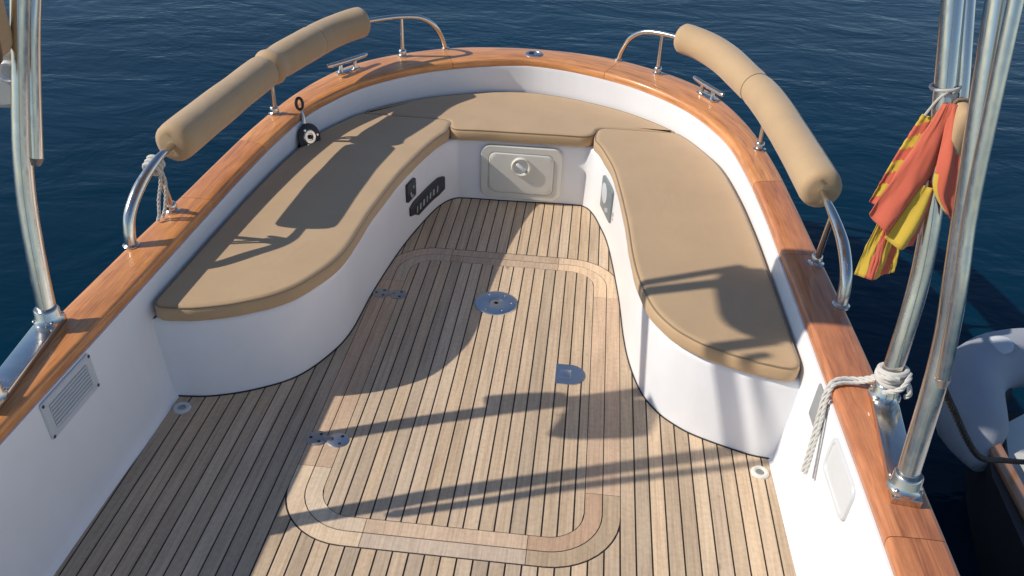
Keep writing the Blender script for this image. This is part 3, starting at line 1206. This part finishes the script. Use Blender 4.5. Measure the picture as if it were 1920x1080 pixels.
# rope on the starboard arch foot, its end led over the capping
root = empty('mooring_rope', (1.282, 2.132, 0.55))
tag(root, 'white rope knotted round the starboard pole foot, led over the teak gunwale', 'rope')
for k in range(3):
    c = Vector((1.289, 2.145, 0.590 + 0.014 * k))
    m = MB()
    m.tube([c + Vector(((0.037 + 0.002 * (k % 2)) * math.cos(a), 0.037 * math.sin(a), 0.008 * math.sin(a + k * 1.3))) for a in [2 * math.pi * j / 24 for j in range(24)]], 0.0085, 8, False, True)
    m.build('knot_turn', m_rope, root)
rope([(1.262, 2.10, 0.565), (1.300, 2.08, 0.60), (1.328, 2.12, 0.622), (1.318, 2.165, 0.605), (1.275, 2.178, 0.59), (1.252, 2.145, 0.597), (1.265, 2.105, 0.615), (1.295, 2.10, 0.618)], 0.008, 'knot_loop', m_rope, parent=root)
rope([(1.32, 2.11, 0.61), (1.338, 2.105, 0.57), (1.335, 2.115, 0.545)], 0.008, 'rope_end', m_rope, parent=root)
rope([(1.262, 2.168, 0.575), (1.235, 2.20, 0.535), (1.205, 2.212, 0.5225), (1.170, 2.208, 0.520), (1.145, 2.195, 0.508), (1.130, 2.175, 0.470), (1.118, 2.140, 0.40), (1.105, 2.10, 0.32), (1.093, 2.072, 0.26)], 0.008, 'rope_end', m_rope, parent=root)
rope([(1.262, 2.155, 0.575), (1.235, 2.186, 0.535), (1.205, 2.196, 0.5205), (1.170, 2.192, 0.518), (1.146, 2.18, 0.506), (1.132, 2.155, 0.470), (1.120, 2.118, 0.40), (1.107, 2.082, 0.32), (1.096, 2.056, 0.265)], 0.006, 'rope_end', m_rope, parent=root)

# ------------------------------------------------------------------ snatch block hanging inside the port gunwale
root = empty('pulley_block', (-1.03, 3.93, 0.42))
tag(root, 'black and steel pulley block hanging inside the port teak gunwale', 'pulley')
m = MB()
cR = Vector((-1.052, 3.985, 0.580))
M = rot_to((0.75, -0.62, 0.15), (0, 0, 1))
m.tube([cR + M @ Vector((0.028 * math.cos(a), 0.018 * math.sin(a), 0)) for a in [2 * math.pi * j / 20 for j in range(20)]], 0.0075, 8, False, True)
m.build('ring', m_black, root)
m = MB()
m.tube([(-1.045, 3.975, 0.548), (-1.034, 3.965, 0.525), (-1.03, 3.955, 0.48)], [0.008, 0.009, 0.012], 8)
m.build('shackle', m_steel, root)
dirn = Vector((0.80, -0.55, 0.25)).normalized()
M = rot_to(dirn, (0, 0, 1))
cB = Vector((-1.012, 3.935, 0.432))
for d in (-0.020, 0.016):
    m = MB()
    rings = [[cB + dirn * (d + e) + M @ Vector((0.066 * math.cos(a) * (1.4 if math.cos(a) < 0 else 1.0) * sc, 0.064 * math.sin(a) * sc, 0)) for a in [2 * math.pi * j / 24 for j in range(24)]] for e, sc in ((-0.006, 0.93), (-0.004, 1), (0.004, 1), (0.006, 0.93))]
    m.loft(rings)
    m.build('cheek', m_black, root)
m = MB()
m.lathe([(0.034, -0.022), (0.036, 0.024), (0.031, 0.029), (0.018, 0.029), (0.016, 0.025)], cB, M)
m.build('sheave', m_steel, root)
m = MB()
m.lathe([(0.011, 0.0), (0.011, 0.032), (0.008, 0.035)], cB, M, seg=12)
m.build('axle', m_black, root)
for k in range(3):
    m = MB()
    m.lathe([(0.008, 0.020), (0.008, 0.026), (0.005, 0.029)], cB + M @ Vector((0.042 * math.cos(k * 2.1 + 0.5), 0.044 * math.sin(k * 2.1 + 0.5), 0)), M, seg=10)
    m.build('rivet', m_steel, root)

# ------------------------------------------------------------------ things on the arch
root = empty('lifebuoy_housing', (-1.31, 2.17, 1.17))
tag(root, 'white plastic housing with round recess strapped between the port poles', 'housing')
m = MB()
M = rot_to((0.17, -0.98, 0.1), (1, 0.17, 0))
plate(m, (-1.375, 2.335, 1.245), M, [(0.155, 0.14, 0.05, -0.035), (0.18, 0.175, 0.06, -0.025), (0.18, 0.175, 0.06, 0.025), (0.155, 0.15, 0.055, 0.038)])
m.build('shell', m_cream, root)
m = MB()
m.lathe([(0.030, 0.028), (0.033, 0.038), (0.026, 0.045), (0.018, 0.039), (0.016, 0.030)], (-1.325, 2.345, 1.265), M)
m.build('recess_ring', m_white, root)

def canvas_roll(name, label, c, L, rx, rz, side):
    m = MB()
    k = 14
    rings = []
    for i in range(k + 1):
        t = i / k
        y = c[1] - L / 2 + L * t
        e = min(1.0, 0.75 + 3 * min(t, 1 - t)) if 0 < t < 1 else 0.6
        def sq(q):
            return math.copysign(abs(q) ** 0.45, q)
        rings.append([(c[0] + rx * e * sq(math.cos(a)) * (1 + 0.10 * noise.noise((y * 9, a, side))), y, c[2] + rz * e * sq(math.sin(a)) * (1 + 0.10 * noise.noise((y * 7, a + 3, side))) + 0.26 * (y - c[1])) for a in [2 * math.pi * j / 16 for j in range(16)]])
    m.loft(rings)
    o = m.build(name, m_canvas, None, angle=70)
    tag(o, label, 'canvas roll')
    m = MB()
    y = c[1] + L * 0.1
    m.tube([(c[0] + (rx + 0.004) * math.copysign(abs(math.cos(a)) ** 0.45, math.cos(a)), y, c[2] + (rz + 0.004) * math.copysign(abs(math.sin(a)) ** 0.45, math.sin(a)) + 0.26 * (y - c[1])) for a in [2 * math.pi * j / 20 for j in range(20)]], 0.004, 6, False, True)
    m.build('strap', m_thread, o)


canvas_roll('canvas_roll', 'tan canvas bundle above the white housing on the port poles', (-1.315, 2.225, 1.44), 0.22, 0.035, 0.13, -1)
canvas_roll('canvas_roll', 'tan canvas bundle tied behind the flag on the starboard poles', (1.318, 2.31, 1.27), 0.10, 0.022, 0.10, 1)

# ------------------------------------------------------------------ flag
flag_mb = MB()


def patch(rows, nu, nv, colour, amp, ph):
    """rows: polylines left to right (same count), colour(u, v) -> material index"""
    R_ = [catmull(r, 6) for r in rows]
    C_ = list(zip(*[resample(r, nu + 1) for r in R_]))
    cols = [resample(catmull(c, 6), nv + 1) for c in C_]
    o = len(flag_mb.v)
    for j in range(nv + 1):
        for i in range(nu + 1):
            p = cols[i][j]
            w = amp * math.sin(i / nu * 9.0 + ph + j / nv * 2.2) * (0.25 + 0.75 * j / nv) + amp * 0.5 * noise.noise((i * 0.4, j * 0.3, ph))
            flag_mb.v.append(p + Vector((0.5 * w, -w, 0.1 * w)))
    for j in range(nv):
        for i in range(nu):
            a_ = o + j * (nu + 1) + i
            flag_mb.f.append((a_, a_ + 1, a_ + nu + 2, a_ + nu + 1))
            flag_mb.mi.append(colour((i + 0.5) / nu, (j + 0.5) / nv))


# front red fold
patch([[(1.266, 2.318, 1.362), (1.283, 2.308, 1.366), (1.300, 2.316, 1.362)],
       [(1.198, 2.285, 1.215), (1.245, 2.262, 1.215), (1.296, 2.290, 1.205)],
       [(1.132, 2.250, 1.062), (1.170, 2.225, 1.030), (1.205, 2.235, 0.992)]], 20, 24,
      lambda u, v: 0, 0.007, 0.4)
# yellow fold under it
patch([[(1.255, 2.258, 1.155), (1.272, 2.252, 1.150), (1.290, 2.258, 1.150)],
       [(1.215, 2.242, 1.062), (1.250, 2.226, 1.050), (1.284, 2.238, 1.045)],
       [(1.190, 2.228, 1.000), (1.230, 2.210, 0.978), (1.268, 2.222, 0.985)]], 12, 10,
      lambda u, v: 1 if u < 0.78 else 0, 0.006, 1.3)
# striped tail at the bottom
patch([[(1.168, 2.262, 1.030), (1.205, 2.258, 1.000), (1.243, 2.262, 0.990)],
       [(1.152, 2.250, 0.950), (1.200, 2.240, 0.930), (1.246, 2.250, 0.935)],
       [(1.143, 2.240, 0.868), (1.195, 2.228, 0.868), (1.242, 2.242, 0.890)]], 60, 16,
      lambda u, v: 0 if (0.28 < u + (v - 0.5) * 0.12 < 0.50 or 0.70 < u + (v - 0.5) * 0.12 < 0.92) else 1, 0.006, 2.6)
# striped edge seen behind the red fold
patch([[(1.236, 2.352, 1.318), (1.262, 2.346, 1.312)],
       [(1.182, 2.322, 1.195), (1.222, 2.312, 1.190)],
       [(1.138, 2.290, 1.078), (1.165, 2.282, 1.070)]], 6, 70,
      lambda u, v: int((v * 7.3 + u * 0.8) % 2 < 1) , 0.004, 0.0)
# red fold behind, towards the after pole
patch([[(1.284, 2.312, 1.364), (1.294, 2.308, 1.365), (1.306, 2.312, 1.362)],
       [(1.278, 2.262, 1.230), (1.305, 2.246, 1.228), (1.334, 2.258, 1.228)],
       [(1.284, 2.246, 1.150), (1.318, 2.232, 1.135), (1.350, 2.244, 1.140)],
       [(1.330, 2.236, 1.085), (1.344, 2.230, 1.075), (1.358, 2.234, 1.066)]], 16, 20,
      lambda u, v: 0 if u > 0.10 or v < 0.6 else 1, 0.006, 3.7)
fo = flag_mb.build('flag', [m_red, m_yel], None, angle=80)
sol = fo.modifiers.new('cloth', 'SOLIDIFY')
sol.thickness = 0.0012
tag(fo, 'faded red and yellow striped flag hanging folded from the starboard pole', 'flag')

# lanyard of the flag
root = empty('flag_lanyard', (1.286, 2.35, 1.37))
tag(root, 'thin white cord tying the flag to the starboard pole', 'cord')
m = MB()
c = Vector((1.276, 2.358, 1.395))
m.tube([c + Vector((0.036 * math.cos(a), 0.034 * math.sin(a), 0.006 * math.cos(a))) for a in [2 * math.pi * j / 24 for j in range(24)]], 0.0045, 8, False, True)
m.build('loop', m_rope, root)
for pth in ([(1.272, 2.322, 1.392), (1.255, 2.330, 1.365), (1.240, 2.342, 1.318)], [(1.285, 2.322, 1.392), (1.305, 2.335, 1.36), (1.330, 2.345, 1.315)]):
    m = MB()
    m.tube(catmull(pth, 5), 0.0035, 6)
    m.build('cord_end', m_rope, root)
m = MB()
m.box((1.285, 2.332, 1.372), (0.035, 0.014, 0.03), bev=0.004)
m.build('flag_heading', m_rope, root)

# ------------------------------------------------------------------ tender alongside
root = empty('tender', (2.6, 2.0, WATER))
tag(root, 'dark tender with grey rounded end floating beside the starboard quarter', 'dinghy')
m = MB()
rings = []
for y, hw_, zt in ((-0.2, 0.66, -0.06), (0.8, 0.70, -0.06), (1.8, 0.70, -0.06), (2.4, 0.68, -0.05), (2.75, 0.60, -0.05), (3.0, 0.42, -0.05)):
    cx_ = 2.60
    rings.append([(cx_ + hw_ * a, y, z) for a, z in ((-0.93, zt), (-1.0, zt), (-0.97, -0.3), (-0.85, WATER - 0.06), (0.85, WATER - 0.06), (0.97, -0.3), (1.0, zt), (0.93, zt), (0.90, zt - 0.03), (0.85, -0.22), (-0.85, -0.22), (-0.90, zt - 0.03))])
m.loft(rings)
m.build('hull', m_dark, root, angle=30)
m = MB()
m.prism([(2.04, -0.1), (3.16, -0.1), (3.16, 2.4), (3.02, 2.75), (2.9, 2.9), (2.3, 2.9), (2.10, 2.75), (2.00, 2.4)], -0.215, -0.085)
m.build('floor', m_floor, root, smooth=False)
m = MB()
fp = catmull([(1.925, 2.50, -0.10), (1.93, 2.60, -0.07), (1.955, 2.74, -0.04), (2.02, 2.94, -0.03), (2.18, 3.10, -0.03), (2.42, 3.16, -0.03), (2.78, 3.16, -0.03), (3.02, 3.10, -0.03), (3.18, 2.94, -0.03), (3.245, 2.74, -0.04), (3.27, 2.60, -0.07), (3.275, 2.50, -0.10)], 6)
m.tube(fp, [0.125 * min(1.0, 0.25 + 0.75 * min(k, len(fp) - 1 - k) / 9) for k in range(len(fp))], 20)
m.build('bow_fender', m_rubber, root, angle=60)
for s in (-1, 1):
    m = MB()
    m.box((2.60 + s * 0.625, 1.3, -0.04), (0.055, 2.55, 0.024), bev=0.006)
    o = m.build('gunwale_strip', m_varn, root, color=(0.50, 0.25, 0.13))
m = MB()
m.tube([Vector((2.16 + 0.075 * math.cos(a) * (1 + 0.08 * math.sin(3 * a)), 2.46 + 0.075 * math.sin(a), -0.07 + 0.006 * a / 3)) for a in [j / 24 * 2 * math.pi for j in range(72)]], 0.014, 8)
m.build('coiled_line', m_cord, root)
m = MB()
m.box((2.10, 2.26, -0.07), (0.09, 0.05, 0.05), bev=0.01)
m.build('cleat_block', m_steel, root)
m = MB()
m.box((2.48, 2.0, -0.06), (0.76, 0.22, 0.03), bev=0.008)
m.build('thwart', m_floor, root)
m = MB()
m.lathe([(0.05, 0.0), (0.05, 0.012), (0.03, 0.02)], (2.13, 3.04, 0.085), rot_to((-0.25, -0.1, 0.96)))
m.build('grab_patch', m_greyp, root)
root.location = (2.565, 2.06, WATER + 0.02)
rope([(1.262, 1.83, 0.83), (1.35, 1.90, 0.70), (1.6, 2.12, 0.35), (1.86, 2.40, 0.10), (2.05, 2.56, -0.035)], 0.010, 'painter_line', m_cord, 'black braided line from the starboard pole down to the tender', 'rope')
